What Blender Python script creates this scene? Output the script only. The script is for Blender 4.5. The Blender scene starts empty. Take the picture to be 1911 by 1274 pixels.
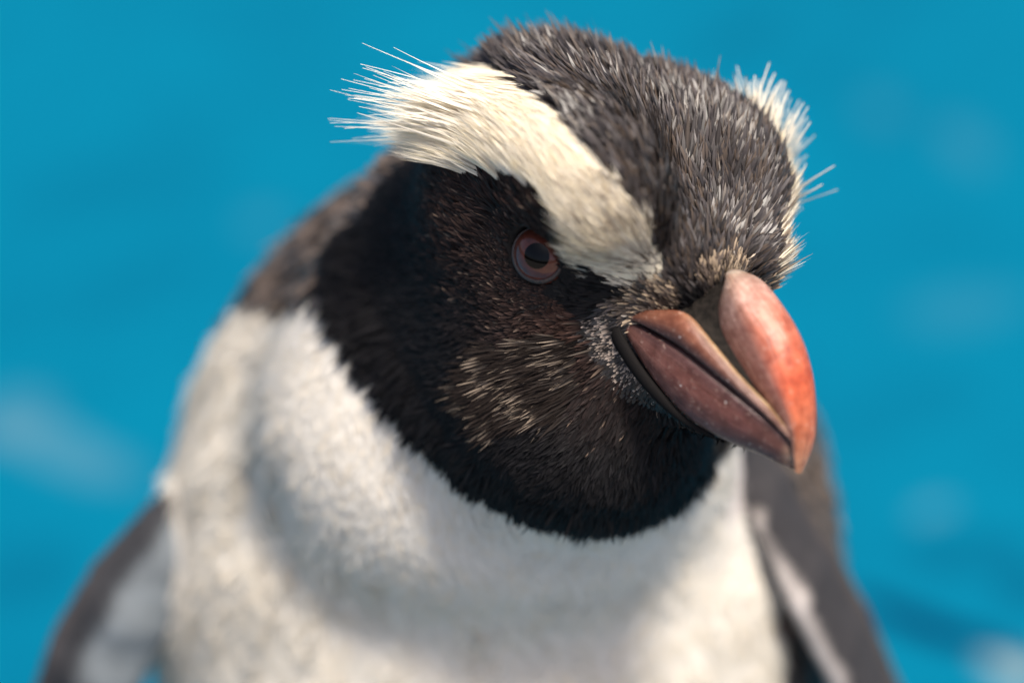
import bpy, math
import numpy as np
from mathutils import Vector, Matrix

# ------------------------------------------------------------------ camera
MM = 0.001
PITCH = math.radians(35)
HEAD_Z = 425.0                                   # height of the gape above the floor, mm
sp_, cp_ = math.sin(PITCH), math.cos(PITCH)
CAM = np.array([[1, 0, 0], [0, sp_, cp_], [0, -cp_, sp_]])   # rows: camera right, up, back in world axes
H0 = np.array([0.0, 0.0, HEAD_Z])                # gape midpoint (origin of the head frame)
cam_pos = H0 - CAM.T @ np.array([30.6, 5.9, -500.0])
cd = bpy.data.cameras.new('camera'); cam = bpy.data.objects.new('camera', cd)
bpy.context.scene.collection.objects.link(cam)
cam.matrix_world = Matrix(((1, 0, 0, cam_pos[0]*MM), (0, sp_, -cp_, cam_pos[1]*MM), (0, cp_, sp_, cam_pos[2]*MM), (0, 0, 0, 1)))
cd.sensor_width = 36; cd.lens = 36*500/(1911/8.0); cd.clip_start = 0.02; cd.clip_end = 100
cd.dof.use_dof = True; cd.dof.focus_distance = 0.488; cd.dof.aperture_fstop = 3.2
sc = bpy.context.scene; sc.camera = cam

# ------------------------------------------------------------------ world and light
world = bpy.data.worlds.new('World'); sc.world = world; world.use_nodes = True
SUN_DIR = CAM.T @ np.array([0.22, 0.66, 0.72]); SUN_DIR /= np.linalg.norm(SUN_DIR)
sun_el = math.asin(SUN_DIR[2]); sun_az = math.atan2(SUN_DIR[0], SUN_DIR[1])
wn = world.node_tree.nodes; bg = wn['Background']
sky = wn.new('ShaderNodeTexSky'); sky.sky_type = 'NISHITA'; sky.sun_disc = False
sky.sun_elevation = sun_el; sky.sun_rotation = sun_az
world.node_tree.links.new(sky.outputs[0], bg.inputs[0]); bg.inputs[1].default_value = 0.15
sky.air_density = .6; sky.dust_density = 4; sky.ozone_density = .3
sd = bpy.data.lights.new('sun', 'SUN'); sd.energy = 4.6; sd.angle = math.radians(10); sd.color = (1, 0.92, 0.81)
sun = bpy.data.objects.new('sun', sd); sc.collection.objects.link(sun)
sun.rotation_euler = Vector(SUN_DIR).to_track_quat('Z', 'Y').to_euler(); sun.location = (0.5, 0.5, 2)
sc.view_settings.view_transform = 'Standard'; sc.view_settings.look = 'None'
sc.view_settings.gamma = 1; sc.view_settings.exposure = 0.32

# ------------------------------------------------------------------ helpers
rng = np.random.default_rng(7)
# head frame: forward, right, up of the turned head, in world axes
_f = np.array([.59, -.60, .54]); _r = np.array([-.72, -.10, .687]); 
_f /= np.linalg.norm(_f); _r -= _f*(_f@_r); _r /= np.linalg.norm(_r); _u = np.cross(_r, _f)
HF = np.stack([_f, _r, _u]) @ CAM                 # rows in world
def hw(p): return np.asarray(p, float) @ HF + H0   # head -> world mm
def wh(p): return (np.asarray(p, float) - H0) @ HF.T

def mat(name): 
    m = bpy.data.materials.new(name); m.use_nodes = True
    return m, m.node_tree.nodes, m.node_tree.links, m.node_tree.nodes['Principled BSDF']

def mesh_obj(name, verts, faces, material, parent=None, smooth=True, colors=None, loc=None):
    """verts in world mm"""
    v = np.asarray(verts, np.float32)
    o0 = np.zeros(3) if loc is None else np.asarray(loc)
    me = bpy.data.meshes.new(name)
    v = ((v - o0)*MM).astype(np.float32)
    if isinstance(faces, np.ndarray):
        n, k = faces.shape
        me.vertices.add(len(v)); me.vertices.foreach_set('co', v.ravel())
        me.loops.add(n*k); me.loops.foreach_set('vertex_index', faces.astype(np.int32).ravel())
        me.polygons.add(n); me.polygons.foreach_set('loop_start', np.arange(0, n*k, k, dtype=np.int32))
        me.polygons.foreach_set('loop_total', np.full(n, k, np.int32))
    else:
        me.from_pydata(v.tolist(), [], faces)
    me.update(calc_edges=True); me.validate()
    if smooth: me.polygons.foreach_set('use_smooth', np.ones(len(me.polygons), bool))
    if colors is not None:
        ca = me.color_attributes.new('tint', 'FLOAT_COLOR', 'POINT')
        c = np.ones((len(v), 4), np.float32); c[:, :3] = colors
        ca.data.foreach_set('color', c.ravel())
    me.materials.append(material)
    o = bpy.data.objects.new(name, me); sc.collection.objects.link(o)
    o.location = tuple(o0*MM)
    if parent is not None:
        o.parent = parent
        o.location = tuple((o0 - np.array(parent.matrix_world.translation)*1000)*MM) if parent.parent is None else o.location
    return o

def spline(pts, n):
    """Catmull-Rom through pts (k,d) -> n samples by chord length"""
    P = np.asarray(pts, float); k = len(P)
    d = np.r_[0, np.cumsum(np.linalg.norm(np.diff(P, axis=0), axis=1))]; d /= d[-1]
    m = np.zeros_like(P)
    for i in range(k):
        a, b = max(i-1, 0), min(i+1, k-1); m[i] = (P[b]-P[a])/(d[b]-d[a])
    t = np.linspace(0, 1, n); j = np.clip(np.searchsorted(d, t, 'right')-1, 0, k-2)
    h = (d[j+1]-d[j])[:, None]; s = ((t-d[j])/h[:, 0])[:, None]
    return (2*s**3-3*s**2+1)*P[j] + (s**3-2*s**2+s)*h*m[j] + (-2*s**3+3*s**2)*P[j+1] + (s**3-s**2)*h*m[j+1]

def grid_faces(n, m, close=False):
    i = np.arange(n-1)[:, None]; j = np.arange(m if close else m-1)[None, :]
    a = i*m+j; b = i*m+(j+1) % m
    return np.stack([a, b, b+m, a+m], -1).reshape(-1, 4)

# ------------------------------------------------------------------ the penguin as one implicit surface
def ell(p, c, r, R=None):
    q = p - np.asarray(c, np.float32)
    if R is not None: q = q @ np.asarray(R, np.float32).T
    r = np.asarray(r, np.float32)
    a = q/r; k0 = np.sqrt((a*a).sum(-1))+1e-6; k1 = np.sqrt(((a/r)**2).sum(-1))+1e-6
    return k0*(k0-1)/k1
def smin(a, b, k):
    h = np.clip(.5+.5*(b-a)/k, 0, 1); return b+(a-b)*h-k*h*(1-h)
def rotm(ax, deg):
    return np.array(Matrix.Rotation(math.radians(deg), 3, ax))
def flipper(p, pts, thick, nrm):
    """flattened tapering blade through pts [(pos, halfwidth)], thin along nrm"""
    d = None; nrm = np.asarray(nrm, np.float32); nrm = nrm/np.linalg.norm(nrm)
    for (a, wa), (b, wb) in zip(pts[:-1], pts[1:]):
        a = np.asarray(a, np.float32); b = np.asarray(b, np.float32); ab = b-a
        t = np.clip(((p-a) @ ab)/(ab@ab), 0, 1); q = p-(a+t[..., None]*ab)
        w = wa+(wb-wa)*t; h = q @ nrm; lat = q-h[..., None]*nrm
        th = thick*(.55+.45*w/pts[0][1])
        l = np.sqrt((lat*lat).sum(-1)); e = np.sqrt((l/w)**2+(h/th)**2+1e-9)
        dd = (e-1)*th
        d = dd if d is None else np.minimum(d, dd)
    return d

EYE_N = np.array([.28, .93, .22]); EYE_N /= np.linalg.norm(EYE_N)
EYE = np.array([-12.5, 31.0, 11.4]) - EYE_N*6.2    # eyeball centre, head frame
FLIP_R = [((-98, 80, -100), 10), ((-113, 68, -107), 12), ((-127, 57, -117), 14), ((-139, 49, -130), 15.5), ((-149, 43, -146), 16), ((-157, 39, -166), 15.5), ((-163, 36, -190), 12), ((-166, 34, -212), 6)]
FLIP_L = [((32, 50, -76), 9), ((41, 43, -92), 13), ((53, 37, -114), 15), ((64, 34, -135), 15), ((75, 31, -159), 14), ((88, 31, -205), 9)]
BODY_C, BODY_R = (-35, 87, -184), (106, 97, 170)
def sdf(P):
    """P world mm -> distance"""
    P = np.asarray(P, np.float32)
    h = ((P - H0) @ HF.T).astype(np.float32); h[..., 1] = h[..., 1]
    m = h.copy(); m[..., 1] = np.abs(m[..., 1])
    d = ell(h, (-35, 0, 9), (36, 33, 34))
    d = smin(d, ell(m, (-18, 20, 28), (25, 17, 17.5)), 10)       # brow
    d = smin(d, ell(h, (1, 0, 15), (17, 14, 15)), 12)          # forehead
    d = smin(d, ell(m, (-24, 13, -6), (28, 15, 22)), 12)       # cheek
    d = smin(d, ell(h, (12, 0, -3), (27, 11, 9)), 10)          # chin
    d = smin(d, ell(h, (-13, -4, -34), (37, 35, 27)), 18)      # throat
    d = smin(d, ell(h, (2, -15, 20), (15, 9, 11)), 8)          # ruffled far lore
    d = np.maximum(d, -(np.linalg.norm(m-np.float32(EYE+EYE_N*4.5), axis=-1)-7.2))  # eye socket
    q = P - H0.astype(np.float32)
    neck = smin(ell(q, (-34, 46, -66), (64, 53, 57)), ell(q, (-36, 58, -47), (46, 46, 61)), 14)
    d = smin(d, neck, 20)
    body = ell(q, BODY_C, BODY_R)
    d = smin(d, body, 12)
    for x_ in (-75, 5):                                        # legs and feet
        d = smin(d, ell(q, (x_, 75, -350), (26, 32, 60)), 15); d = smin(d, ell(q, (x_, 45, -414), (24, 42, 11)), 8)
    d = smin(d, flipper(q, FLIP_R, 5, (.45, -.75, .45)), 1.5)
    d = smin(d, flipper(q, FLIP_L, 5, (.89, -.37, .26)), 1.5)
    return d
def grad(P, e=.6):
    g = np.stack([sdf(P+np.float32([e, 0, 0]))-sdf(P-np.float32([e, 0, 0])), sdf(P+np.float32([0, e, 0]))-sdf(P-np.float32([0, e, 0])), sdf(P+np.float32([0, 0, e]))-sdf(P-np.float32([0, 0, e]))], -1)
    return g/(np.linalg.norm(g, axis=-1, keepdims=True)+1e-9)

def surface_nets(lo, hi, s):
    ax = [np.arange(a, b+s, s, dtype=np.float32) for a, b in zip(lo, hi)]
    nx, ny, nz = map(len, ax)
    D = np.empty((nx, ny, nz), np.float32)
    Y, Z = np.meshgrid(ax[1], ax[2], indexing='ij')
    for i in range(nx):
        D[i] = sdf(np.stack([np.full_like(Y, ax[0][i]), Y, Z], -1))
    S = D < 0
    c = S[:-1, :-1, :-1].astype(np.int8)
    cnt = sum(S[a:nx-1+a, b:ny-1+b, e:nz-1+e].astype(np.int8) for a in (0, 1) for b in (0, 1) for e in (0, 1))
    act = (cnt > 0) & (cnt < 8); idx = -np.ones(act.shape, np.int64)
    I = np.argwhere(act); idx[act] = np.arange(len(I))
    acc = np.zeros((len(I), 3)); num = np.zeros(len(I))
    cor = [(a, b, e) for a in (0, 1) for b in (0, 1) for e in (0, 1)]
    for x in range(8):
        for y in range(x+1, 8):
            A, B = np.array(cor[x]), np.array(cor[y])
            if np.abs(A-B).sum() != 1: continue
            da = D[tuple((I+A).T)]; db = D[tuple((I+B).T)]; ok = (da < 0) != (db < 0)
            t = np.where(ok, da/np.where(ok, da-db, 1), 0)
            acc += np.where(ok[:, None], A+(B-A)*t[:, None], 0); num += ok
    V = np.array(lo)+(I+acc/num[:, None])*s
    F = []
    for axis in range(3):
        o1, o2 = [(1, 2), (2, 0), (0, 1)][axis]
        sl0 = [slice(1, None)]*3; sl0[axis] = slice(0, -1); sl1 = [slice(1, None)]*3; sl1[axis] = slice(1, None)
        a = S[tuple(sl0)]; b = S[tuple(sl1)]; E = np.argwhere(a != b)
        base = E+1; base[:, axis] -= 1
        ok = np.ones(len(E), bool)
        for k in range(3):
            if k != axis: ok &= (base[:, k] < act.shape[k])
        E, base = E[ok], base[ok]
        u = np.zeros(3, int); u[o1] = 1; w = np.zeros(3, int); w[o2] = 1
        q = np.stack([idx[tuple((base-u-w).T)], idx[tuple((base-w).T)], idx[tuple(base.T)], idx[tuple((base-u).T)]], -1)
        fl = ~a[tuple(E.T)]; q[fl] = q[fl][:, ::-1]
        F.append(q)
    F = np.concatenate(F); F = F[(F >= 0).all(1)]
    return V, F

V, F = surface_nets(H0+[-205, -75, -430], H0+[130, 170, 75], 2.5)
for _ in range(2):
    V = V - grad(V)*sdf(V)[:, None]
print('body', len(V), len(F))
# bill outline curves in the head frame: ridge, ridge-plate edge, side-plate top, cutting edge, lower edge
NB = 44
cA = spline([(16.5, 0, 25.4), (21.7, 0, 26.8), (28.6, 0, 26.2), (37.6, 0, 23.5), (44.6, 0, 18.5), (50, 0, 12.3), (53.8, 0, 6), (56.2, 0, -1.4)], NB)
cB = spline([(18.2, 3.4, 24.4), (21.2, 6.4, 21.6), (25.6, 7.4, 18.0), (31.8, 7.4, 14.9), (40.2, 7, 12.3), (47.2, 5.5, 9.4), (51.9, 4, 6.2), (54.0, 3.0, 2.4), (54.9, 1.5, -.6)], NB)
cC = spline([(4.5, 12.5, 5.3), (12.1, 12.8, 12.2), (18.8, 12.5, 16.1), (27.8, 11.3, 14.5), (36.6, 9.5, 12.1), (44.4, 7, 10.1), (50.8, 3.8, 7.2)], NB)
cD = spline([(4.2, 13.5, 4.4), (12.7, 14, 7.2), (22.3, 13.5, 9.1), (31.8, 12, 9.2), (40.2, 10, 8.7), (47.3, 7.2, 7.4), (53.8, 2.3, 3.7)], NB)
cE = spline([(4.8, 13.6, 3.0), (13.3, 13, -.1), (21.3, 12, -2.4), (30.9, 10.5, -3.6), (39.8, 8.6, -2.4), (47.5, 5.6, -.4), (54.4, 1.4, .6)], NB)

# ------------------------------------------------------------------ colour regions of the plumage
STRIPE = np.array([(1.20, .55), (1.05, .70), (.81, .77), (.54, .83), (.33, .92), (.03, 1.0), (-.4, 1.03), (-.85, .95), (-1.15, .6), (-1.0, .25), (-.55, .36), (-.02, .55), (.26, .61), (.49, .60), (.69, .50), (.95, .41), (1.24, .39)])
STREAK = np.array([(.33, -.70), (.36, -.60), (.45, -.45), (.62, -.34), (.84, -.08), (1.04, -.10), (1.06, -.30), (.98, -.50), (.79, -.60), (.62, -.70), (.46, -.72)])
def in_poly(p, poly):
    x, y = p[:, 0], p[:, 1]; r = np.zeros(len(p), bool); j = len(poly)-1
    for i in range(len(poly)):
        (xi, yi), (xj, yj) = poly[i], poly[j]
        c = ((yi > y) != (yj > y)) & (x < (xj-xi)*(y-yi)/((yj-yi) or 1e-9)+xi); r ^= c; j = i
    return r
def azim(h):
    """flatten one side of the head round its cheek: both sides share the same map"""
    d = h-np.array([-28, 0, 0.]); d[:, 1] = np.abs(d[:, 1]); d /= np.linalg.norm(d, axis=1)[:, None]
    th = np.arccos(np.clip(d[:, 1], -1, 1)); an = np.arctan2(d[:, 2], d[:, 0])
    return np.stack([th*np.cos(an), th*np.sin(an)], -1)
REG = ['white', 'back', 'hood', 'crown', 'stripe', 'streak', 'lore', 'margin', 'flip_r', 'flip_l']
def hood_side(h): return .131*h[:, 0]+.186*np.where(h[:, 1] > 0, h[:, 1], .6*h[:, 1])+.974*h[:, 2]+44.5
def flip_coord(q, pts):
    best = np.full(len(q), 1e9); T = np.zeros(len(q)); LAT = np.zeros((len(q), 3))
    for k in range(len(pts)-1):
        a, b = np.array(pts[k][0], float), np.array(pts[k+1][0], float); ab = b-a
        t = np.clip(((q-a)@ab)/(ab@ab), 0, 1); v = q-(a+t[:, None]*ab); d = np.linalg.norm(v, axis=1)
        w = d < best; ah = ab/np.linalg.norm(ab); best[w] = d[w]; T[w] = (k+t[w])/(len(pts)-1); LAT[w] = (v-np.outer(v@ah, ah))[w]
    return best, T, LAT
def classify(P):
    h = wh(P); q = P-H0; az = azim(h.copy()); reg = np.zeros(len(P), int)
    hs = hood_side(h); hood = (hs > 0) & (h[:, 0] > -80)
    rel = q-np.array([-36, 79, 0.]); back = (.4*rel[:, 0]+.92*rel[:, 1]) > -11-np.maximum(0, q[:, 2]+60)*1.0*(rel[:, 0] < 0)
    reg[back] = 1
    reg[hood] = 2
    up = np.interp(az[:, 0], [-1.2, -.85, -.4, .03, .33, .54, .81, 1.05, 1.2, 1.5], [.45, .95, 1.03, 1.0, .92, .83, .77, .70, .56, .5])
    headz = h[:, 2] > 8
    reg[hood & headz & (az[:, 1] > up)] = 3
    reg[hood & (h[:, 2] > 0) & in_poly(az, STRIPE)] = 4
    reg[hood & in_poly(az, STREAK) & (h[:, 2] < 15)] = 5
    # short scaly feathers where the plumage meets the bill
    db = np.full(len(P), 1e9)
    c = np.abs(h[:, 1])
    for L_ in (cC[:20], cB[:10]*1.0):
        for k in range(0, len(L_), 2):
            db = np.minimum(db, np.linalg.norm(np.stack([h[:, 0], c, h[:, 2]], -1)-L_[k], axis=1))
    reg[hood & (db < 5.6) & (h[:, 2] > 6)] = 6
    dm = np.full(len(P), 1e9)
    for k in range(0, 36, 2): dm = np.minimum(dm, np.linalg.norm(np.stack([h[:, 0], c, h[:, 2]], -1)-cE[k], axis=1))
    reg[hood & (dm < 7.5) & (h[:, 2] < 6)] = 7
    for i, pts in ((8, FLIP_R), (9, FLIP_L)):
        b, T, _ = flip_coord(q, pts); m_ = (b < 20) & (T > -.1) & (ell(q.astype(np.float32), BODY_C, BODY_R) > 1.0)
        reg[m_] = i
    return reg, h, q, az
UNDER = np.array([(.74, .70, .645), (.035, .032, .032), (.012, .009, .008), (.03, .025, .023), (.80, .72, .55), (.03, .022, .017), (.06, .045, .035), (.012, .01, .009), (.2, .2, .2), (.05, .045, .042)])
reg, hV, qV, azV = classify(V)
vc = UNDER[reg].copy(); vc[qV[:, 2] < -396] = (.45, .28, .24)
# flippers: pale trailing rim, dark leading edge, grey underside
w8 = reg == 8; b_, T_, L_ = flip_coord(qV[w8], FLIP_R); nr_ = np.array([.45, -.75, .45]); nr_ /= np.linalg.norm(nr_); ax_ = np.array(FLIP_R[-1][0])-np.array(FLIP_R[1][0]); sd2 = np.cross(nr_, ax_); sd2 /= np.linalg.norm(sd2); sd2 *= np.sign(sd2@(-CAM[0])); o_ = L_@sd2
c = np.array([(.17, .195, .215)])*np.ones((w8.sum(), 1))
e = np.clip((o_-5)/3, 0, 1)[:, None]; c = c*(1-e)+e*np.array([.018, .019, .024]); e = .2*np.clip((o_-13)/2, 0, 1)[:, None]; c = c*(1-e)+e*np.array([.17, .13, .12])
e = (np.exp(-((T_-.66)/.05)**2-((o_-4)/3.5)**2))[:, None]; c = c*(1-e)+e*np.array([.012, .013, .018])
vc[w8] = c
w9 = reg == 9; b_, T_, L_ = flip_coord(qV[w9], FLIP_L); o_ = L_@(np.array([.45, 0, -.89])@CAM)
c = np.array([(.026, .024, .027)])*np.ones((w9.sum(), 1)); e = np.clip((o_-0)/8, 0, 1)[:, None]; c = c*(1-e)+e*np.array([.058, .04, .029])
e = np.clip((-o_-10.9)/1.4, 0, 1)[:, None]; c = c*(1-e)+e*np.array([.66, .59, .55])
vc[w9] = c

body_mat, n_, l_, bs = mat('plumage_under')
at = n_.new('ShaderNodeAttribute'); at.attribute_name = 'tint'
tc = n_.new('ShaderNodeTexCoord'); no = n_.new('ShaderNodeTexNoise'); no.inputs['Scale'].default_value = 180; no.inputs['Detail'].default_value = 5
l_.new(tc.outputs['Object'], no.inputs['Vector'])
rp = n_.new('ShaderNodeValToRGB'); rp.color_ramp.elements[0].position = .3; rp.color_ramp.elements[0].color = (.75, .75, .75, 1); rp.color_ramp.elements[1].position = .7; rp.color_ramp.elements[1].color = (1.1, 1.1, 1.1, 1)
l_.new(no.outputs[0], rp.inputs[0])
mx = n_.new('ShaderNodeMix'); mx.data_type = 'RGBA'; mx.blend_type = 'MULTIPLY'; mx.inputs[0].default_value = 1
l_.new(at.outputs[0], mx.inputs[6]); l_.new(rp.outputs[0], mx.inputs[7]); l_.new(mx.outputs[2], bs.inputs['Base Color']); bs.inputs['Roughness'].default_value = .85
body_base = np.array([-36, 79, 0.0])
body = mesh_obj('penguin', V, F, body_mat, loc=body_base, colors=vc)
body['label'] = 'crested penguin with black hood, cream brow stripes, white breast and hooked orange bill'; body['category'] = 'penguin'
bpy.context.view_layer.update()

# ------------------------------------------------------------------ bill (head frame curves: forward, right, up in mm)
MIR = np.array([1, -1, 1])
RIM = [(9, 12.2, 17), (5, 13.6, 11.5), (1.5, 14.8, 6), (4, 15.2, 2.2), (12.5, 14.6, -1.6), (20.8, 13, -4.2), (30, 10.8, -5.6), (37.5, 8.4, -4.8)]
def col(n, m, fn):
    S, T = np.meshgrid(np.linspace(0, 1, n), np.linspace(0, 1, m), indexing='ij')
    return np.asarray(fn(S.ravel(), T.ravel()))
def lerp3(x, stops):
    xs = [q[0] for q in stops]; return np.stack([np.interp(x, xs, [q[1][k] for q in stops]) for k in range(3)], -1)

horn_mat, n_, l_, bs = mat('horn')
at = n_.new('ShaderNodeAttribute'); at.attribute_name = 'tint'
gr = n_.new('ShaderNodeAttribute'); gr.attribute_name = 'grain'
tc = n_.new('ShaderNodeTexCoord')
def noise(vec, scale, detail=5, rough=.6):
    q = n_.new('ShaderNodeTexNoise'); q.inputs['Scale'].default_value = scale; q.inputs['Detail'].default_value = detail; q.inputs['Roughness'].default_value = rough; l_.new(vec, q.inputs['Vector']); return q.outputs[0]
def ramp(v, p0, c0, p1, c1):
    q = n_.new('ShaderNodeValToRGB'); q.color_ramp.elements[0].position = p0; q.color_ramp.elements[0].color = (*c0, 1); q.color_ramp.elements[1].position = p1; q.color_ramp.elements[1].color = (*c1, 1); l_.new(v, q.inputs[0]); return q.outputs[0]
def mixc(fac, a, b, mode='MIX'):
    q = n_.new('ShaderNodeMix'); q.data_type = 'RGBA'; q.blend_type = mode
    for i, x in ((0, fac), (6, a), (7, b)):
        if hasattr(x, 'is_linked'): l_.new(x, q.inputs[i])
        else: q.inputs[i].default_value = x if i == 0 else (*x, 1)
    return q.outputs[2]
def mapped(sc_):
    q = n_.new('ShaderNodeMapping'); q.inputs['Scale'].default_value = sc_; l_.new(gr.outputs['Vector'], q.inputs[0]); return q.outputs[0]
blot = noise(tc.outputs['Object'], 330, 6, .68)
c_ = mixc(1.0, at.outputs[0], ramp(blot, .36, (.60, .50, .46), .66, (1.12, 1.18, 1.2)), 'MULTIPLY')
lines = noise(mapped((3, 34, 1)), 1.0, 6, .7)                       # growth lines run along each plate
c_ = mixc(1.0, c_, ramp(lines, .38, (.74, .68, .64), .62, (1.08, 1.08, 1.08)), 'MULTIPLY')
scr = noise(mapped((9, 120, 1)), 1.0, 3, .5)
c_ = mixc(ramp(scr, .66, (0, 0, 0), .74, (.35, .35, .35)), c_, (.62, .46, .38))   # fine pale scratches
flk = noise(tc.outputs['Object'], 820, 6, .6)
c_ = mixc(ramp(flk, .60, (0, 0, 0), .70, (.45, .45, .45)), c_, (.60, .43, .35))   # dry flakes
vo = n_.new('ShaderNodeTexVoronoi'); vo.inputs['Scale'].default_value = 260; l_.new(tc.outputs['Object'], vo.inputs['Vector'])
c_ = mixc(ramp(vo.outputs['Distance'], .05, (.75, .75, .75), .075, (0, 0, 0)), c_, (.75, .70, .66))  # salt specks
l_.new(c_, bs.inputs['Base Color'])
l_.new(ramp(lines, .3, (.22, .22, .22), .7, (.42, .42, .42)), bs.inputs['Roughness'])
bs.inputs['Subsurface Weight'].default_value = .1; bs.inputs['Subsurface Scale'].default_value = .002
ad = n_.new('ShaderNodeMath'); l_.new(blot, ad.inputs[0]); l_.new(lines, ad.inputs[1])
bp = n_.new('ShaderNodeBump'); bp.inputs['Strength'].default_value = .35; bp.inputs['Distance'].default_value = .0005
l_.new(ad.outputs[0], bp.inputs['Height']); l_.new(bp.outputs[0], bs.inputs['Normal'])
def add_grain(o, n, m):
    S, T = np.meshgrid(np.linspace(0, 1, n), np.linspace(0, 1, m), indexing='ij')
    ga = o.data.attributes.new('grain', 'FLOAT_VECTOR', 'POINT'); ga.data.foreach_set('vector', np.stack([S.ravel(), T.ravel(), np.zeros(n*m)], -1).astype(np.float32).ravel()); return o

skin_mat, n_, l_, bs = mat('bill_skin')
tc = n_.new('ShaderNodeTexCoord'); no = n_.new('ShaderNodeTexNoise'); no.inputs['Scale'].default_value = 700; no.inputs['Detail'].default_value = 4
l_.new(tc.outputs['Object'], no.inputs['Vector'])
rp = n_.new('ShaderNodeValToRGB'); rp.color_ramp.elements[0].position = .35; rp.color_ramp.elements[0].color = (.007, .006, .005, 1); rp.color_ramp.elements[1].position = .8; rp.color_ramp.elements[1].color = (.024, .019, .016, 1)
l_.new(no.outputs[0], rp.inputs[0]); l_.new(rp.outputs[0], bs.inputs['Base Color']); bs.inputs['Roughness'].default_value = .8; bs.inputs['Specular IOR Level'].default_value = .12
bp = n_.new('ShaderNodeBump'); bp.inputs['Strength'].default_value = .5; bp.inputs['Distance'].default_value = .0006
l_.new(no.outputs[0], bp.inputs['Height']); l_.new(bp.outputs[0], bs.inputs['Normal'])

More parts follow.
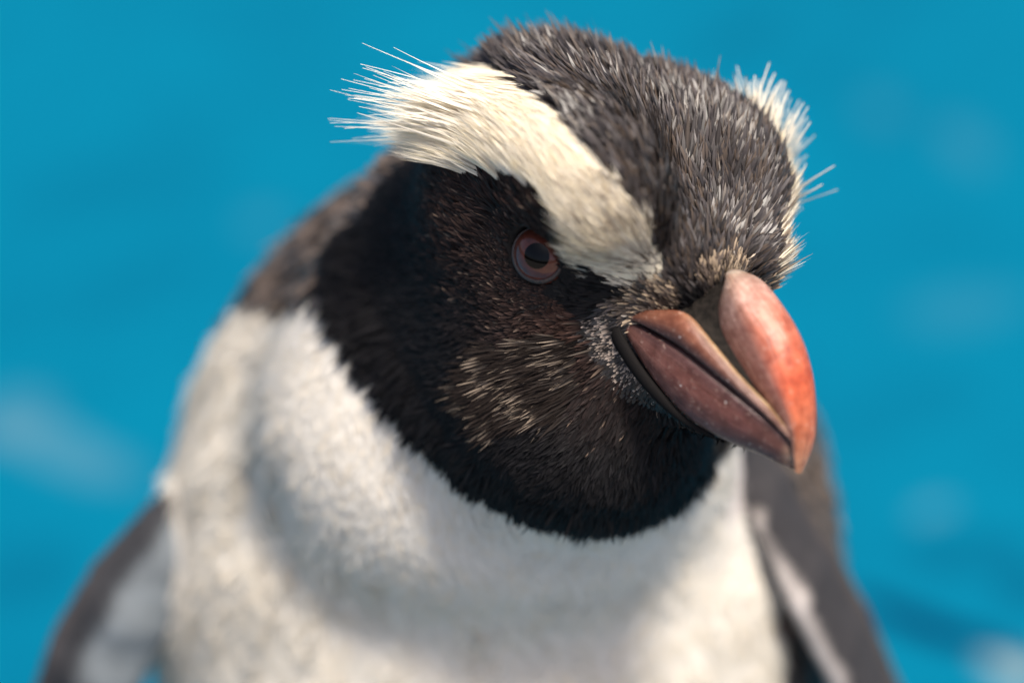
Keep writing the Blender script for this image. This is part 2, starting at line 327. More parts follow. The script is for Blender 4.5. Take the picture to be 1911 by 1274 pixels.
rim_mat, n_, l_, bs = mat('gape_skin'); bs.inputs['Base Color'].default_value = (.009, .008, .008, 1); bs.inputs['Roughness'].default_value = .8; bs.inputs['Specular IOR Level'].default_value = .08
def bill_parts(parent):
    # core: dark skin seen in the nostril groove and between the plates
    secs = []
    for k in range(NB):
        A, B, C_, D, E = cA[k], cB[k], cC[k], cD[k], cE[k]
        half = [A, A*.5+B*.5+np.array([0, B[1]*.22, .8]), B, B*.5+C_*.5+np.array([0, -.6, -.4]), C_, D+np.array([0, -1.1, 0]), E*.5+D*.5, E]
        Fm = np.array([E[0], 0, E[2]-2.6])
        ring = half+[np.array([E[0], E[1]*.5, E[2]-2.0]), Fm]
        ring = ring+[q*MIR for q in ring[-2:0:-1]]
        ring = np.array(ring); c = ring.mean(0); sh = 1-.6*max(0, (k/(NB-1)-.68)/.32); ring = c+(ring-c)*np.array([.97, .93, .93])*np.array([1, sh, sh]); ring[:, 0] -= 2.2*max(0, (k/(NB-1)-.7)/.3); secs.append(ring)
    secs = np.array(secs); m = secs.shape[1]
    v = np.concatenate([secs.reshape(-1, 3), secs[0].mean(0)[None], secs[-1].mean(0)[None]])
    f = grid_faces(NB, m, True).tolist()
    f += [(j, NB*m, (j+1) % m) for j in range(m)] + [((NB-1)*m+(j+1) % m, NB*m+1, (NB-1)*m+j) for j in range(m)]
    bill = mesh_obj('bill', hw(v), f, skin_mat, parent); bill['label'] = 'dark grey skin of the nostril groove and mouth line'
    # culmen plate
    mA = 25; ph = np.radians(np.linspace(-104, 104, mA)); pts = []
    for k in range(NB):
        Bm = cB[k]*[1, 0, 1]; up = cA[k]-Bm
        for q in ph:
            cq = math.copysign(abs(math.cos(q))**.85, math.cos(q))
            pts.append(Bm+up*(cq if cq > 0 else cq*.6)+np.array([0, 1, 0])*(cB[k][1]+.15)*math.sin(q)/1.0)
    def cc(S, T):
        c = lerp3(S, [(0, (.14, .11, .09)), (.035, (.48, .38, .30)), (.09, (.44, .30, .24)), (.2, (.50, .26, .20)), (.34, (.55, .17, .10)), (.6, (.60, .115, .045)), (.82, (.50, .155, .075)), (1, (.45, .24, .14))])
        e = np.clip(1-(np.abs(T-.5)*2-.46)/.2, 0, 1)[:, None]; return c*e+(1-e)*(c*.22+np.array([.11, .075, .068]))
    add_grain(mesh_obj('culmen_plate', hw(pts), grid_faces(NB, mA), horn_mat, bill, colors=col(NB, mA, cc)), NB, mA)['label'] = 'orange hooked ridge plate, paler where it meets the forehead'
    for sd in (1, -1):
        mr = np.array([1, sd, 1])
        # upper side plate
        m = 15; T = np.linspace(-.06, 1.06, m); pts = []
        for k in range(NB):
            a, b = cC[k]+[0, .1, 0], cD[k]+[0, .15, .35]; w = np.linalg.norm(b-a)
            for t in T:
                tt = min(max(t, 0), 1); p = a+(b-a)*tt; o = .16*w*math.sin(math.pi*tt)+.35
                if t != tt: o = -.9
                pts.append((p+np.array([.1, .93, .35])*o)*mr)
        def cs(S, T):
            c = lerp3(S, [(0, (.10, .045, .033)), (.15, (.20, .08, .05)), (.4, (.28, .105, .06)), (.7, (.19, .09, .065)), (1, (.20, .11, .085))])
            e = np.clip((.22-T)/.16, 0, 1)[:, None]*np.clip((S-.3)/.2, 0, 1)[:, None]; c = c*(1-.75*e)+.75*e*np.array([.50, .36, .19])
            e = np.clip((T-.55)/.3, 0, 1)[:, None]; return c*(1-.8*e)+.8*e*np.array([.065, .038, .04])
        f = grid_faces(NB, m); f = f if sd > 0 else f[:, ::-1]
        add_grain(mesh_obj('side_plate', hw(pts), np.ascontiguousarray(f), horn_mat, bill, colors=col(NB, m, cs)), NB, m)['label'] = 'brownish orange side plate of the upper bill'
        # lower plate
        m = 19; T = np.linspace(-.05, 1.45, m); pts = []
        for k in range(NB):
            a, b = cD[k]+[0, -.35, -.55], cE[k]; w = np.linalg.norm(b-a)
            g = np.array([b[0], b[1]*.35, b[2]-1.6])
            for t in T:
                if t <= 1:
                    tt = max(t, 0); p = a+(b-a)*tt; o = .13*w*math.sin(math.pi*min(tt*.8+.05, 1))+.25
                    if t < 0: o = -.9
                    p = p+np.array([0, .97, -.1])*o
                else:
                    q = (t-1)/.45; p0 = b+np.array([0, .97, -.1])*(.13*w*math.sin(math.pi*.85)+.25); p = p0+(g-p0)*q+np.array([0, .4, -.7])*1.4*math.sin(math.pi*q)
                pts.append(p*mr)
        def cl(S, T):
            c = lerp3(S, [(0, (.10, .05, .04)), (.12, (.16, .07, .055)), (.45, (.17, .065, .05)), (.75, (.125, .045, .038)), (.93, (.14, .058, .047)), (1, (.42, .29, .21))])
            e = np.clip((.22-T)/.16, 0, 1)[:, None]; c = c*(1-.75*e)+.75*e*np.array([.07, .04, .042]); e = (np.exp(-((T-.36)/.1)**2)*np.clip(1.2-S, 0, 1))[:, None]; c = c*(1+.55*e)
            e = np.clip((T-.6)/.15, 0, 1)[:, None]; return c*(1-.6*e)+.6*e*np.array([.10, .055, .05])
        f = grid_faces(NB, m); f = f if sd > 0 else f[:, ::-1]
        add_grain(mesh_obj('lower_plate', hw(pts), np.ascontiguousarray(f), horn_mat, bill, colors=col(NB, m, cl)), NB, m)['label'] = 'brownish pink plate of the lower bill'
        # rim of bare black skin round the gape
        path = spline(RIM, 50)
        rad = np.interp(np.linspace(0, 1, 50), [0, .1, .3, .7, 1], [.5, 1.0, 1.6, 1.3, .4]); m = 10; pts = []
        tg = np.gradient(path, axis=0); tg /= np.linalg.norm(tg, axis=1)[:, None]
        for k in range(50):
            n1 = np.cross(tg[k], [0, 1, 0]); n1 /= np.linalg.norm(n1); n2 = np.cross(tg[k], n1)
            for j in range(m):
                a = 2*math.pi*j/m; pts.append((path[k]+rad[k]*(1.15*math.cos(a)*n1+.7*math.sin(a)*n2))*mr)
        mesh_obj('gape_rim', hw(pts), grid_faces(50, m, True), rim_mat, bill)['label'] = 'thin bare black skin rim round the mouth corner'
    return bill
bill = bill_parts(body)

# ------------------------------------------------------------------ eyes
iris_mat, n_, l_, bs = mat('iris')
tc = n_.new('ShaderNodeTexCoord'); no = n_.new('ShaderNodeTexNoise'); no.inputs['Scale'].default_value = 800; no.inputs['Detail'].default_value = 4
l_.new(tc.outputs['Object'], no.inputs['Vector'])
rp = n_.new('ShaderNodeValToRGB'); rp.color_ramp.elements[0].color = (.05, .011, .006, 1); rp.color_ramp.elements[1].color = (.16, .038, .02, 1)
l_.new(no.outputs[0], rp.inputs[0]); l_.new(rp.outputs[0], bs.inputs['Base Color'])
bs.inputs['Roughness'].default_value = .45; bs.inputs['Specular IOR Level'].default_value = .2; bs.inputs['Coat Weight'].default_value = .8; bs.inputs['Coat Roughness'].default_value = .02
pupil_mat, n_, l_, bs = mat('pupil'); bs.inputs['Base Color'].default_value = (.002, .002, .002, 1); bs.inputs['Roughness'].default_value = .05; bs.inputs['Specular IOR Level'].default_value = .22
lid_mat, n_, l_, bs = mat('eyelid'); 
tc = n_.new('ShaderNodeTexCoord'); no = n_.new('ShaderNodeTexNoise'); no.inputs['Scale'].default_value = 1500
l_.new(tc.outputs['Object'], no.inputs['Vector'])
rp = n_.new('ShaderNodeValToRGB'); rp.color_ramp.elements[0].position = .3; rp.color_ramp.elements[0].color = (.03, .022, .02, 1); rp.color_ramp.elements[1].position = .75; rp.color_ramp.elements[1].color = (.075, .05, .044, 1)
l_.new(no.outputs[0], rp.inputs[0]); l_.new(rp.outputs[0], bs.inputs['Base Color']); bs.inputs['Roughness'].default_value = .45
bp = n_.new('ShaderNodeBump'); bp.inputs['Strength'].default_value = .6; bp.inputs['Distance'].default_value = .0004
l_.new(no.outputs[0], bp.inputs['Height']); l_.new(bp.outputs[0], bs.inputs['Normal'])
def frame_from(n):
    a = np.cross(n, [0, 0, 1.0]); a /= np.linalg.norm(a); return a, np.cross(a, n)   # a: along head, b: up
def dome(c, n, rad, a0, a1, nr, ns, sx=1.0):
    a, b = frame_from(n); pts = []
    for i in range(nr):
        th = a0+(a1-a0)*i/(nr-1)
        for j in range(ns):
            q = 2*math.pi*j/ns
            pts.append(c+rad*(math.cos(th)*n+math.sin(th)*(math.cos(q)*a*sx+math.sin(q)*b)))
    return pts, grid_faces(nr, ns, True)
for sd in (1, -1):
    mr = np.array([1, sd, 1]); ec = EYE*mr
    p, f = dome(EYE, EYE_N, 7.2, 0.001, 2.0, 24, 40)
    eye = mesh_obj('eye', hw(np.array(p)*mr), f if sd > 0 else np.ascontiguousarray(f[:, ::-1]), iris_mat, body)
    eye['label'] = 'dark reddish brown iris'
    gz = EYE_N+np.array([.16, 0, .05]); gz /= np.linalg.norm(gz)
    p, f = dome(EYE, gz, 7.26, 0.001, .42, 8, 32)
    mesh_obj('pupil', hw(np.array(p)*mr), f if sd > 0 else np.ascontiguousarray(f[:, ::-1]), pupil_mat, eye)
    # lids: a puffy ring round the opening, thicker below
    a, b = frame_from(EYE_N); pts = []; ns, m = 64, 12
    for k in range(ns):
        q = 2*math.pi*k/ns; low = .5-.5*math.sin(q)
        er = a*math.cos(q)*6.0+b*math.sin(q)*5.8; ed = er/np.linalg.norm(er)
        c = EYE+er+EYE_N*3.7
        w = .2+.42*low; hgt = .45+.2*low
        for j in range(m):
            t = 2*math.pi*j/m; pts.append(c+ed*(w*math.cos(t)+w*.6)+EYE_N*(hgt*math.sin(t)-.45*math.cos(t)*w))
    f = grid_faces(ns, m, True).tolist()+[((ns-1)*m+j, (ns-1)*m+(j+1) % m, (j+1) % m, j) for j in range(m)]
    mesh_obj('eyelid', hw(np.array(pts)*mr), f, lid_mat, eye)['label'] = 'pinkish grey beaded eyelid rim'


# ------------------------------------------------------------------ feathers
def feather_material(name, rough, spec, trans=0.0):
    m, n_, l_, bs = mat(name)
    at = n_.new('ShaderNodeAttribute'); at.attribute_name = 'tint'; l_.new(at.outputs[0], bs.inputs['Base Color'])
    bs.inputs['Roughness'].default_value = rough; bs.inputs['Specular IOR Level'].default_value = spec
    if trans:
        tr = n_.new('ShaderNodeBsdfTranslucent'); l_.new(at.outputs[0], tr.inputs[0])
        ms = n_.new('ShaderNodeMixShader'); ms.inputs[0].default_value = trans
        l_.new(bs.outputs[0], ms.inputs[1]); l_.new(tr.outputs[0], ms.inputs[2]); l_.new(ms.outputs[0], n_['Material Output'].inputs[0])
    return m
fm_dark = feather_material('feather_dark', .42, .5)
fm_hood = feather_material('feather_hood', .6, .14)
fm_pale = feather_material('feather_pale', .55, .3, .25)
fm_body = feather_material('feather_breast', .7, .2, .2)

Fq = F
v0, v1, v2, v3 = (V[Fq[:, k]] for k in range(4))
area = .5*np.linalg.norm(np.cross(v2-v0, v3-v1), axis=1); FC = (v0+v1+v2+v3)/4
freg = classify(FC)[0]
def sample(mask, dens):
    idx = np.where(mask)[0]; A = area[idx]*(dens if np.isscalar(dens) else dens[idx]); n = int(A.sum())
    f = rng.choice(idx, n, p=A/A.sum()); a, b = rng.random((2, n, 1))
    P = (v0[f]*(1-a)+v1[f]*a)*(1-b)+(v3[f]*(1-a)+v2[f]*a)*b
    return P - grad(P)*sdf(P)[:, None]
BP = np.array([15, 0, 13.])
def flow(P, N):
    """lie of the plumage: away from the bill on the head, downward on the body"""
    h = wh(P); away = h-BP; away[:, 1] *= .9
    away /= np.linalg.norm(away, axis=1)[:, None]
    d = away@HF
    w = np.clip((hood_side(h)+6)/22, 0, 1)[:, None]
    down = np.zeros_like(d); down[:, 2] = -1; down += N*.3
    d = d*w+down*(1-w)*1.2
    d -= N*(d*N).sum(1)[:, None]; return d/(np.linalg.norm(d, axis=1)[:, None]+1e-9)
PROF = {'soft': ([0, .35, .72, 1], [.55, 1, .8, .06]), 'blunt': ([0, .3, .75, 1], [.7, 1, .95, .35]), 'hair': ([0, .3, .7, 1], [1, .9, .6, .08])}
def blades(P, N, D, L, W, lift, curl, roll, c0, c1, prof):
    """one ribbon of three segments a feather; returns verts, quads, colours"""
    n = len(P); S = np.cross(N, D); S /= np.linalg.norm(S, axis=1)[:, None]
    cr, sr = np.cos(roll)[:, None], np.sin(roll)[:, None]; S = S*cr+N*sr
    st, wd = PROF[prof]; vs = []; cs = []
    for t, w in zip(st, wd):
        p = P+L[:, None]*(D*(t*np.cos(lift))[:, None]+N*(t*np.sin(lift)-curl*t*t)[:, None])
        vs += [p-S*(W*w*.5)[:, None], p+S*(W*w*.5)[:, None]]
        tt = t**1.3; k = c0*(1-tt)+c1*tt; cs += [k, k]
    v = np.stack(vs, 1).reshape(-1, 3); cc = np.clip(np.stack(cs, 1).reshape(-1, 3), 0, 1)
    b = (np.arange(n)*8)[:, None, None]; f = (b+np.array([[0, 1, 3, 2], [2, 3, 5, 4], [4, 5, 7, 6]])[None]).reshape(-1, 4)
    return v, f, cc
def jitter(n, s): return (1+s*rng.standard_normal(n))
def tilt(D, N, ang):
    S = np.cross(N, D); return D*np.cos(ang)[:, None]+S*np.sin(ang)[:, None]
def vnoise(P, s, seed=0):
    """cheap smooth value noise"""
    r_ = np.random.default_rng(seed); out = np.zeros(len(P))
    for k in range(5):
        w = r_.standard_normal(3)/s*(1+.7*k); out += np.sin(P@w+r_.random()*6.28)/(1+.35*k)
    return out/2.2
def clump(P, N, D, p, per, amt):
    """draw the tips of neighbouring feathers together"""
    n = len(P); m = max(1, int(n*per/14)); c = rng.choice(n, m, replace=False); tip = P[c]+D[c]*p['L'][c][:, None]
    for a in range(0, n, 4000):
        q = P[a:a+4000]+D[a:a+4000]*p['L'][a:a+4000][:, None]; d2 = ((q[:, None]-tip[None])**2).sum(-1); j = d2.argmin(1)
        v = (tip[j]-q)*amt; D[a:a+4000] += v/p['L'][a:a+4000][:, None]; p['lift'][a:a+4000] *= (.8+.4*((c[j]*37) % 11)/10)
    D /= np.linalg.norm(D, axis=1)[:, None]
def coat(name, mask, dens, L, W, lift, curl, c0, c1, material, label, prof='soft', spread=.15, post=None, cj=.18):
    P = sample(mask, dens); n = len(P); N = grad(P); D = flow(P, N)
    D = tilt(D, N, spread*rng.standard_normal(n)+.25*vnoise(P, 9, 3)*spread/.15)
    p = dict(L=L*jitter(n, .2).clip(.5, 1.6), W=W*jitter(n, .2).clip(.5, 1.6), lift=np.radians(lift)*jitter(n, .3), curl=np.full(n, curl), roll=.35*rng.standard_normal(n))
    j = np.exp(cj*rng.standard_normal(n))[:, None]; p['c0'] = np.array(c0)*j; p['c1'] = np.array(c1)*j
    he = wh(P); he[:, 1] = np.abs(he[:, 1]); keep = np.linalg.norm(he-(EYE+EYE_N*4.5), axis=1) > 7.5
    # nothing grows over the bill
    lx = np.interp(he[:, 0], cC[:, 0], cC[:, 2]); keep &= ~((he[:, 0] > 22) & (he[:, 2] > np.interp(he[:, 0], cE[:, 0], cE[:, 2])+1))
    if post: post(P, N, D, p, he, n)
    v, f, c = blades(P[keep], N[keep], D[keep], p['L'][keep], p['W'][keep], p['lift'][keep], p['curl'][keep], p['roll'][keep], p['c0'][keep], p['c1'][keep], prof)
    o = mesh_obj(name, v, f, material, body, colors=c); o['kind'] = 'stuff'; o['label'] = label
    print(name, len(f)//3); return o
near = FC[:, 2] > H0[2]-230

def post_crown(P, N, D, p, he, n):
    back = np.clip((-he[:, 0]-20)/40, 0, 1); p['L'] *= .75+.6*back; p['lift'] *= .7+.5*back; clump(P, N, D, p, 1.0, .72)
    fr = np.clip((he[:, 0]+12)/22, 0, 1); p['L'] *= 1-.35*fr
    k = rng.random(n); sil = k < .05; p['c1'][sil] = np.array([.15, .135, .13]); p['c0'][sil] = np.array([.07, .06, .058])
    br = (k > .78); p['c1'][br] = np.array([.10, .072, .053])
coat('crown_feathers', freg == 3, 3.2, 8.4, .75, 25, .03, (.012, .0095, .009), (.052, .043, .041), fm_dark, 'dark greyish brown spiky crown feathers', 'soft', .14, post_crown, .3)

def post_stripe(P, N, D, p, he, n):
    back = np.clip((-he[:, 0]-2)/46, 0, 1)**1.3
    sg = np.where(wh(P)[:, 1] < 0, -1., 1.); o = np.stack([np.full(n, -.66), .74*sg, np.full(n, -.38)], -1)@HF
    dn = (o*N).sum(1); o -= N*np.minimum(dn, 0)[:, None]; o /= np.linalg.norm(o, axis=1)[:, None]
    w = .85*back[:, None]; D[:] = D*(1-w)+o*w; D /= np.linalg.norm(D, axis=1)[:, None]
    far = (sg < 0) & (he[:, 0] > -30); p['lift'][far] *= 5; p['L'][far] *= .9
    p['L'] *= (.68-.1*back)*np.exp(.3*back*rng.standard_normal(n)); p['lift'] *= .9+1.3*back
    y = rng.random(n) < .25; p['c1'][y] *= np.array([1, .95, .80])
    fr = np.clip((he[:, 0]+4)/14, 0, 1); k = rng.random(n) < fr*.5; p['c0'][k] = (.10, .075, .055); p['c1'][k] = (.34, .26, .19)
coat('brow_stripe_feathers', freg == 4, 10, 12, .32, 3.5, .02, (.86, .79, .65), (.90, .83, .70), fm_pale, 'silky cream feathers of the brow stripes', 'hair', .07, post_stripe, .05)

def post_hood(P, N, D, p, he, n):
    b = vnoise(P, 12, 5); lowr = np.clip((hood_side(wh(P))-25)/24, 0, 1); gp = np.clip(1-np.linalg.norm(he-np.array([-4, 22, 0]), axis=1)/24, 0, 1)[:, None]; p['c1'] = p['c1']*(1+gp*np.array([1.7, 1.45, 1.2]))
    browning = np.clip(lowr*(.75+.35*b), 0, 1)[:, None]
    p['c0'] = p['c0']*(1-browning)+browning*p['c0']*np.array([1.7, 1.2, 1.0]); p['c1'] = p['c1']*(1-browning)+browning*p['c1']*np.array([5.4, 3.4, 2.4])
    k = rng.random(n) < .05*lowr; p['c1'][k] = np.array([.17, .12, .09])
    ear = np.linalg.norm(he-np.array([-14, 29, -3]), axis=1); e = ear < 16; p['L'][e] *= .6
    eye = np.linalg.norm(he-EYE, axis=1) < 14; p['L'][eye] *= .55; p['lift'][eye] *= .6
    # black line between stripe and mouth corner
    eg = hood_side(wh(P)) < 9; p['L'][eg] *= 1.8; p['lift'][eg] *= 1.5; clump(P, N, D, p, .35, .2)
    lore = (he[:, 0] > -8) & (he[:, 2] > 3) & (he[:, 2] < 20); p['c0'][lore] = .008; p['c1'][lore] = np.array([.012, .011, .012])
coat('hood_feathers', (freg == 2) & near, 5.0, 4.2, .58, 12, .07, (.0045, .0042, .0048), (.0065, .006, .0068), fm_hood, 'short black and dark brown feathers of cheeks, throat and nape', 'soft', .16, post_hood, .3)

def post_streak(P, N, D, p, he, n):
    c = vnoise(P, 3.5, 9)+.5*rng.standard_normal(n); k = c > .72; p['c1'][k] = np.array([.36, .285, .22])*rng.uniform(.35, 1.1, (k.sum(), 1)); p['c0'][k] = np.array([.06, .045, .034])
    b = ~k; p['c1'][b] = np.array([.022, .015, .012])
coat('cheek_streak_feathers', freg == 5, 5.5, 7.5, .5, 11, .08, (.010, .008, .007), (.03, .02, .015), fm_hood, 'pale tan streaked cheek feathers', 'hair', .12, post_streak, .2)

def post_lore(P, N, D, p, he, n):
    k = rng.random(n) < .3; p['c1'][k] = np.array([.42, .32, .22]); p['c0'][k] = np.array([.13, .09, .06]); p['L'][k] *= 1.1
coat('bill_base_feathers', freg == 6, 4.2, 3.0, .5, 18, .10, (.03, .022, .017), (.10, .075, .06), fm_dark, 'short tan tipped scaly feathers round the bill base', 'blunt', .3, post_lore, .3)

# stubby feathers in rows along the lower edge of the bill
rim = spline(RIM[2:], 60); Pm, cm0, cm1, sd_ = [], [], [], []
for row in range(9):
    for k in np.arange(0, 1, .8/46):
        x = min(max(k+(row % 2)*.4/46+.004*rng.standard_normal(), 0), 1)*59; i = min(int(x), 58); p0 = rim[i]+(rim[i+1]-rim[i])*(x-i)
        o = np.array([-.55, .35, -.75]); p0 = p0+o/np.linalg.norm(o)*(1.0+row*.95+.12*rng.standard_normal())
        pale = rng.random() < np.clip(1.0-.035*max(p0[0]-8, 0)-.07*row, 0, 1)
        for sg in (1, -1):
            Pm.append(p0*[1, sg, 1]); v = rng.uniform(.6, 1.1)
            cm0.append(np.array([.05, .038, .032])*v if pale else np.array([.008, .007, .007])); cm1.append(np.array([.52, .42, .35])*v if pale else np.array([.02, .017, .016]))
Pm = hw(np.array(Pm))
for _ in range(3): Pm = Pm-grad(Pm)*sdf(Pm)[:, None]
Nm = grad(Pm); Dm = flow(Pm, Nm); nm = len(Pm)
v, f, c = blades(Pm, Nm, Dm, 1.6*jitter(nm, .15), .6*jitter(nm, .15), np.full(nm, .5), np.full(nm, .35), .2*rng.standard_normal(nm), np.array(cm0), np.array(cm1), 'blunt')
o = mesh_obj('gape_margin_feathers', v, f, fm_dark, body, colors=c); o['kind'] = 'stuff'; o['label'] = 'rows of stubby pale tipped feathers lining the lower edge of the bill'
coat('chin_feathers', freg == 7, 4.5, 2.6, .42, 10, .08, (.008, .007, .007), (.018, .014, .013), fm_dark, 'very short black chin feathers under the bill', 'hair', .2, None, .25)

def post_white(P, N, D, p, he, n):
    k = rng.random(n) < .2; p['c1'][k] *= np.array([1, .93, .82]); b = vnoise(P, 14, 11); p['c1'] *= (1+.06*b)[:, None]; p['roll'] *= .35; lw = np.clip((-hood_side(wh(P))-25)/35, 0, 1); p['lift'] *= (1+1.2*lw*np.clip(vnoise(P, 7, 12)+.2, -.3, 1)*1.3); p['L'] *= 1+.5*lw; p['c1'] *= 1-lw[:, None]*np.array([0, .025, .08])
coat('breast_feathers', (freg == 0) & near, 3.0, 5.5, .8, 6, .04, (.76, .72, .66), (.80, .765, .70), fm_body, 'dense soft white breast feathers', 'soft', .3, post_white, .03)
def post_back(P, N, D, p, he, n):
    k = rng.random(n)+.35*vnoise(P, 9, 31) < .45; p['c1'][k] = np.array([.17, .125, .095]); p['c0'][k] = np.array([.06, .045, .036])
coat('back_feathers', (freg == 1) & near, .7, 9, 1.6, 13, .1, (.02, .018, .018), (.06, .053, .05), fm_dark, 'blackish grey feathers of the back', 'blunt', .2, post_back, .25)


# ------------------------------------------------------------------ single plumes and crown feathers that can be picked apart
def feather_mesh(name, L, W, droop, c0, c1, shaft, material, n=9):
    """a feather along +X, shaft raised a little along +Z, in mm at the origin"""
    pts, cs, fs = [], [], []
    for i in range(n):
        t = i/(n-1); w = W*(.35+.65*math.sin(math.pi*min(1, t*1.15+.12)))*(1-t**3)+.04
        z = -droop*L*t*t; x = L*t
        for k, y in enumerate((-w/2, 0, w/2)):
            pts.append((x, y, z+(.12*W if k == 1 else 0))); c = np.array(c0)*(1-t)+np.array(c1)*t
            cs.append(np.array(shaft)*.5+c*.5 if k == 1 else c)
        if i: 
            b = 3*(i-1); fs += [(b, b+3, b+4, b+1), (b+1, b+4, b+5, b+2)]
    me = bpy.data.meshes.new(name); me.from_pydata((np.array(pts)*MM).tolist(), [], fs)
    ca = me.color_attributes.new('tint', 'FLOAT_COLOR', 'POINT'); c = np.ones((len(pts), 4), np.float32); c[:, :3] = cs; ca.data.foreach_set('color', c.ravel())
    me.polygons.foreach_set('use_smooth', np.ones(len(me.polygons), bool)); me.materials.append(material); return me
def put(me, name, p, d, n):
    o = bpy.data.objects.new(name, me); sc.collection.objects.link(o); o.parent = body
    d = d/np.linalg.norm(d); n = n-d*(n@d); n /= np.linalg.norm(n); y = np.cross(n, d)
    m = Matrix(((d[0], y[0], n[0], (p[0]-body_base[0])*MM), (d[1], y[1], n[1], (p[1]-body_base[1])*MM), (d[2], y[2], n[2], (p[2]-body_base[2])*MM), (0, 0, 0, 1)))
    o.matrix_local = m; return o
plume_meshes = [feather_mesh('crest_plume', L, W, dr, (.85, .79, .66), (.87, .80, .68), (.88, .81, .68), fm_pale) for L, W, dr in ((31, .7, .05), (26, .75, .12), (33, .65, -.03), (22, .75, .05), (29, .65, -.08), (24, .75, .10))]
short_meshes = [feather_mesh('brow_feather', L, W, dr, (.85, .79, .66), (.87, .80, .68), (.88, .81, .68), fm_pale) for L, W, dr in ((13, 1.9, .05), (15, 1.7, -.05), (11, 2.0, .1), (16, 1.4, .0))]
rp_ = np.random.default_rng(21)
def plume(side, root, d, me):
    mr = np.array([1, side, 1]); p = hw(np.array(root)*mr); dd = (np.array(d)*mr)@HF
    g = grad(p[None])[0]; p = p-g*float(sdf(p[None])[0]) - g*.6
    fl_ = flow(p[None], g[None])[0]; bk = np.clip((-wh(p)[0]-2)/46, 0, 1)**1.3; dd = dd/np.linalg.norm(dd); dd = fl_*(1-bk)+dd*bk+g*.10
    put(me, 'crest_plume', p, dd, g)
for side in (1, -1):
    for k in range(90):
        t = rp_.random(); a = rp_.random()
        a = .86*a**.6; root = np.array([-30-26*a, 26+3*rp_.random(), 34-20*t*(.4+.6*a)+1.5*rp_.standard_normal()])
        clump = .10*math.sin(9*t+3)
        d = np.array([-.66+clump, .76, -.12-.40*t+clump])+.06*rp_.standard_normal(3)
        plume(side, root, d, plume_meshes[k % 6])
# the far brow, ruffled outward
fh = wh(FC); pf = sample((freg == 4) & (fh[:, 1] < 0) & (fh[:, 0] > -19) & (fh[:, 0] < 2), 1.0); pf = np.concatenate([pf, pf]) if len(pf) < 250 else pf; rp_.shuffle(pf); pf = pf[:250]
Nf = grad(pf); Df = flow(pf, Nf)
for k in range(len(pf)):
    if wh(pf[k])[0] > -6 and rp_.random() > .25: continue
    wv = .3+.5*rp_.random(); put(short_meshes[k % 4], 'brow_feather', pf[k], Nf[k]*wv+Df[k]*.65+.1*rp_.standard_normal(3), Nf[k]-Df[k]*.5)
fd = fm_dark
cm = [feather_mesh('crown_feather', L, W, dr, c0, c1, sh, fd) for L, W, dr, c0, c1, sh in (
    (9, 1.2, .05, (.02, .017, .016), (.07, .058, .055), (.17, .15, .145)), (10, 1.1, .0, (.02, .017, .016), (.06, .05, .048), (.13, .115, .11)),
    (8, 1.3, .08, (.03, .025, .024), (.11, .095, .092), (.22, .20, .195)), (11, 1.2, -.03, (.02, .016, .014), (.08, .06, .046), (.14, .11, .09)))]
pc = sample(freg == 3, 260/area[freg == 3].sum()); Nc = grad(pc); Dc = tilt(flow(pc, Nc), Nc, .15*rp_.standard_normal(len(pc)))
for k in range(len(pc)):
    hh = wh(pc[k]); al = math.radians(26+10*rp_.standard_normal()) if hh[0] < 0 else .2
    put(cm[k % 4], 'crown_feather', pc[k], Dc[k]*math.cos(al)+Nc[k]*math.sin(al), Nc[k]*math.cos(al)-Dc[k]*math.sin(al)+.35*np.cross(Nc[k], Dc[k])*rp_.standard_normal())




# ------------------------------------------------------------------ floor
fm, n_, l_, bs = mat('blue_floor')
tc = n_.new('ShaderNodeTexCoord'); co = tc.outputs['Object']
nz = n_.new('ShaderNodeTexNoise'); nz.inputs['Scale'].default_value = 7; nz.inputs['Detail'].default_value = 5; nz.inputs['Roughness'].default_value = .6; l_.new(co, nz.inputs['Vector'])
rp = n_.new('ShaderNodeValToRGB'); rp.color_ramp.elements[0].position = .32; rp.color_ramp.elements[0].color = (.0, .099, .176, 1); rp.color_ramp.elements[1].position = .68; rp.color_ramp.elements[1].color = (.0, .121, .205, 1)
l_.new(nz.outputs[0], rp.inputs[0]); cur = rp.outputs[0]
dz = n_.new('ShaderNodeTexNoise'); dz.inputs['Scale'].default_value = 22; dz.inputs['Detail'].default_value = 4; l_.new(co, dz.inputs['Vector'])
ds = n_.new('ShaderNodeVectorMath'); ds.operation = 'MULTIPLY_ADD'; ds.inputs[1].default_value = (.02, .02, 0); ds.inputs[2].default_value = (-.01, -.01, 0); l_.new(dz.outputs['Color'], ds.inputs[0])
dv = n_.new('ShaderNodeVectorMath'); l_.new(co, dv.inputs[0]); l_.new(ds.outputs[0], dv.inputs[1])
STAINS = [   # colour, x, y, half length, half width (m), turn, strength: dried splashes and dark scuffs on the paint
    ('p', -.274, .497, .050, .015, -28, 0.14), ('p', -.302, .524, .020, .024, 0, 0.10), ('p', -.186, .726, .012, .015, 0, 0.05), ('p', .271, .824, .016, .03, 0, 0.05),
    ('p', .236, .631, .038, .02, 17, 0.04), ('p', .219, .871, .015, .022, 0, 0.04), ('p', .206, .326, .012, .015, 35, 0.81), ('p', .187, .445, .013, .006, 28, 0.13),
    ('d', .14, .987, .069, .019, 53, 0.23), ('d', .175, .356, .050, .009, -30, 1.00), ('d', .198, .412, .033, .016, 7, 0.28), ('d', .221, .385, .014, .016, 0, 0.35),
    ('d', -.274, .391, .031, .024, 16, 0.17), ('d', -.286, .639, .068, .032, 36, 0.09), ('d', .189, .533, .056, .02, 35, 0.11), ('d', -.275, .782, .077, .031, 38, 0.09)]
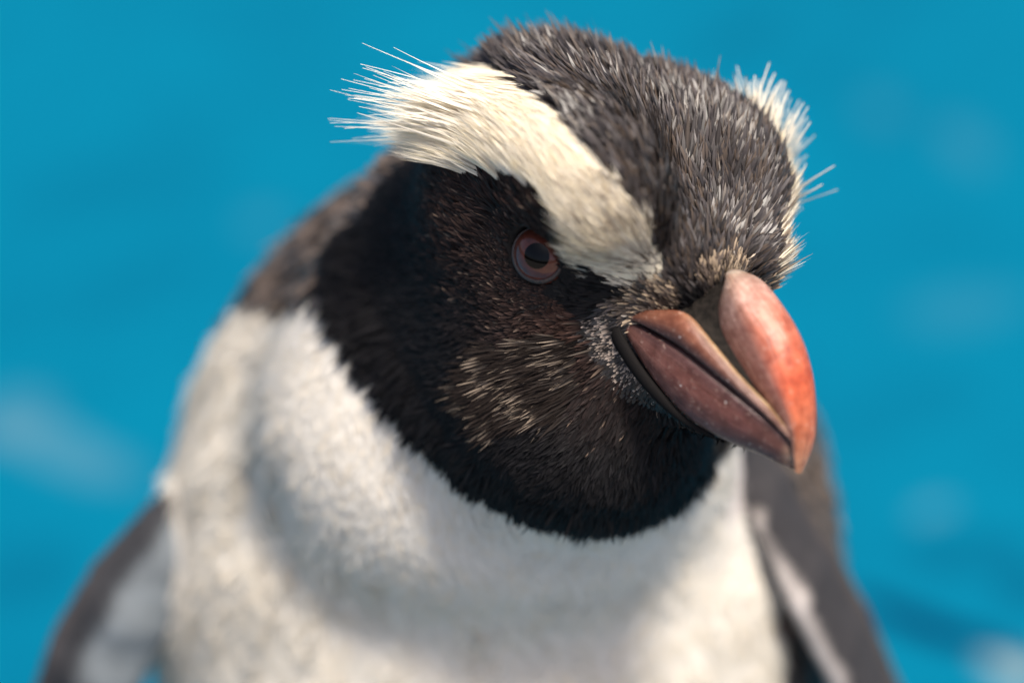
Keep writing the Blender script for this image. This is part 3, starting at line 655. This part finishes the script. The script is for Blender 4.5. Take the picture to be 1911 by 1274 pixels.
for kind, x, y, a_, b_, tn, stg in STAINS:
    mp = n_.new('ShaderNodeMapping'); mp.vector_type = 'TEXTURE'; mp.inputs['Location'].default_value = (x, y, 0); mp.inputs['Rotation'].default_value = (0, 0, math.radians(tn)); mp.inputs['Scale'].default_value = (a_*1.25, b_*1.25, 1)
    l_.new(dv.outputs[0], mp.inputs[0]); ln = n_.new('ShaderNodeVectorMath'); ln.operation = 'LENGTH'; l_.new(mp.outputs[0], ln.inputs[0])
    mr = n_.new('ShaderNodeMapRange'); mr.interpolation_type = 'SMOOTHSTEP'; mr.inputs[1].default_value = 1.15; mr.inputs[2].default_value = .45; mr.inputs[3].default_value = 0; mr.inputs[4].default_value = stg
    l_.new(ln.outputs['Value'], mr.inputs[0])
    mm = n_.new('ShaderNodeMix'); mm.data_type = 'RGBA'; l_.new(mr.outputs[0], mm.inputs[0]); l_.new(cur, mm.inputs[6]); mm.inputs[7].default_value = (.22, .30, .31, 1) if kind == 'p' else (.0, .022, .065, 1)
    cur = mm.outputs[2]
l_.new(cur, bs.inputs['Base Color']); bs.inputs['Roughness'].default_value = .8; bs.inputs['Specular IOR Level'].default_value = .03
fl = mesh_obj('pool_floor', [(-4000, -450, 0), (4000, -450, 0), (4000, 6000, 0), (-4000, 6000, 0)], [(0, 1, 2, 3)], fm)
fl['kind'] = 'structure'

am, n_, l_, bs = mat('wet_concrete'); tc = n_.new('ShaderNodeTexCoord'); no = n_.new('ShaderNodeTexNoise'); no.inputs['Scale'].default_value = 30; no.inputs['Detail'].default_value = 6; l_.new(tc.outputs['Object'], no.inputs['Vector'])
rp = n_.new('ShaderNodeValToRGB'); rp.color_ramp.elements[0].color = (.17, .155, .14, 1); rp.color_ramp.elements[1].color = (.28, .26, .235, 1); l_.new(no.outputs[0], rp.inputs[0]); l_.new(rp.outputs[0], bs.inputs['Base Color']); bs.inputs['Roughness'].default_value = .6
ap = mesh_obj('ground', [(-4000, -4000, 0), (4000, -4000, 0), (4000, -450, 0), (-4000, -450, 0)], [(0, 1, 2, 3)], am)  # unseen grey apron, added so blue floor bounce tints the face less
ap['kind'] = 'structure'
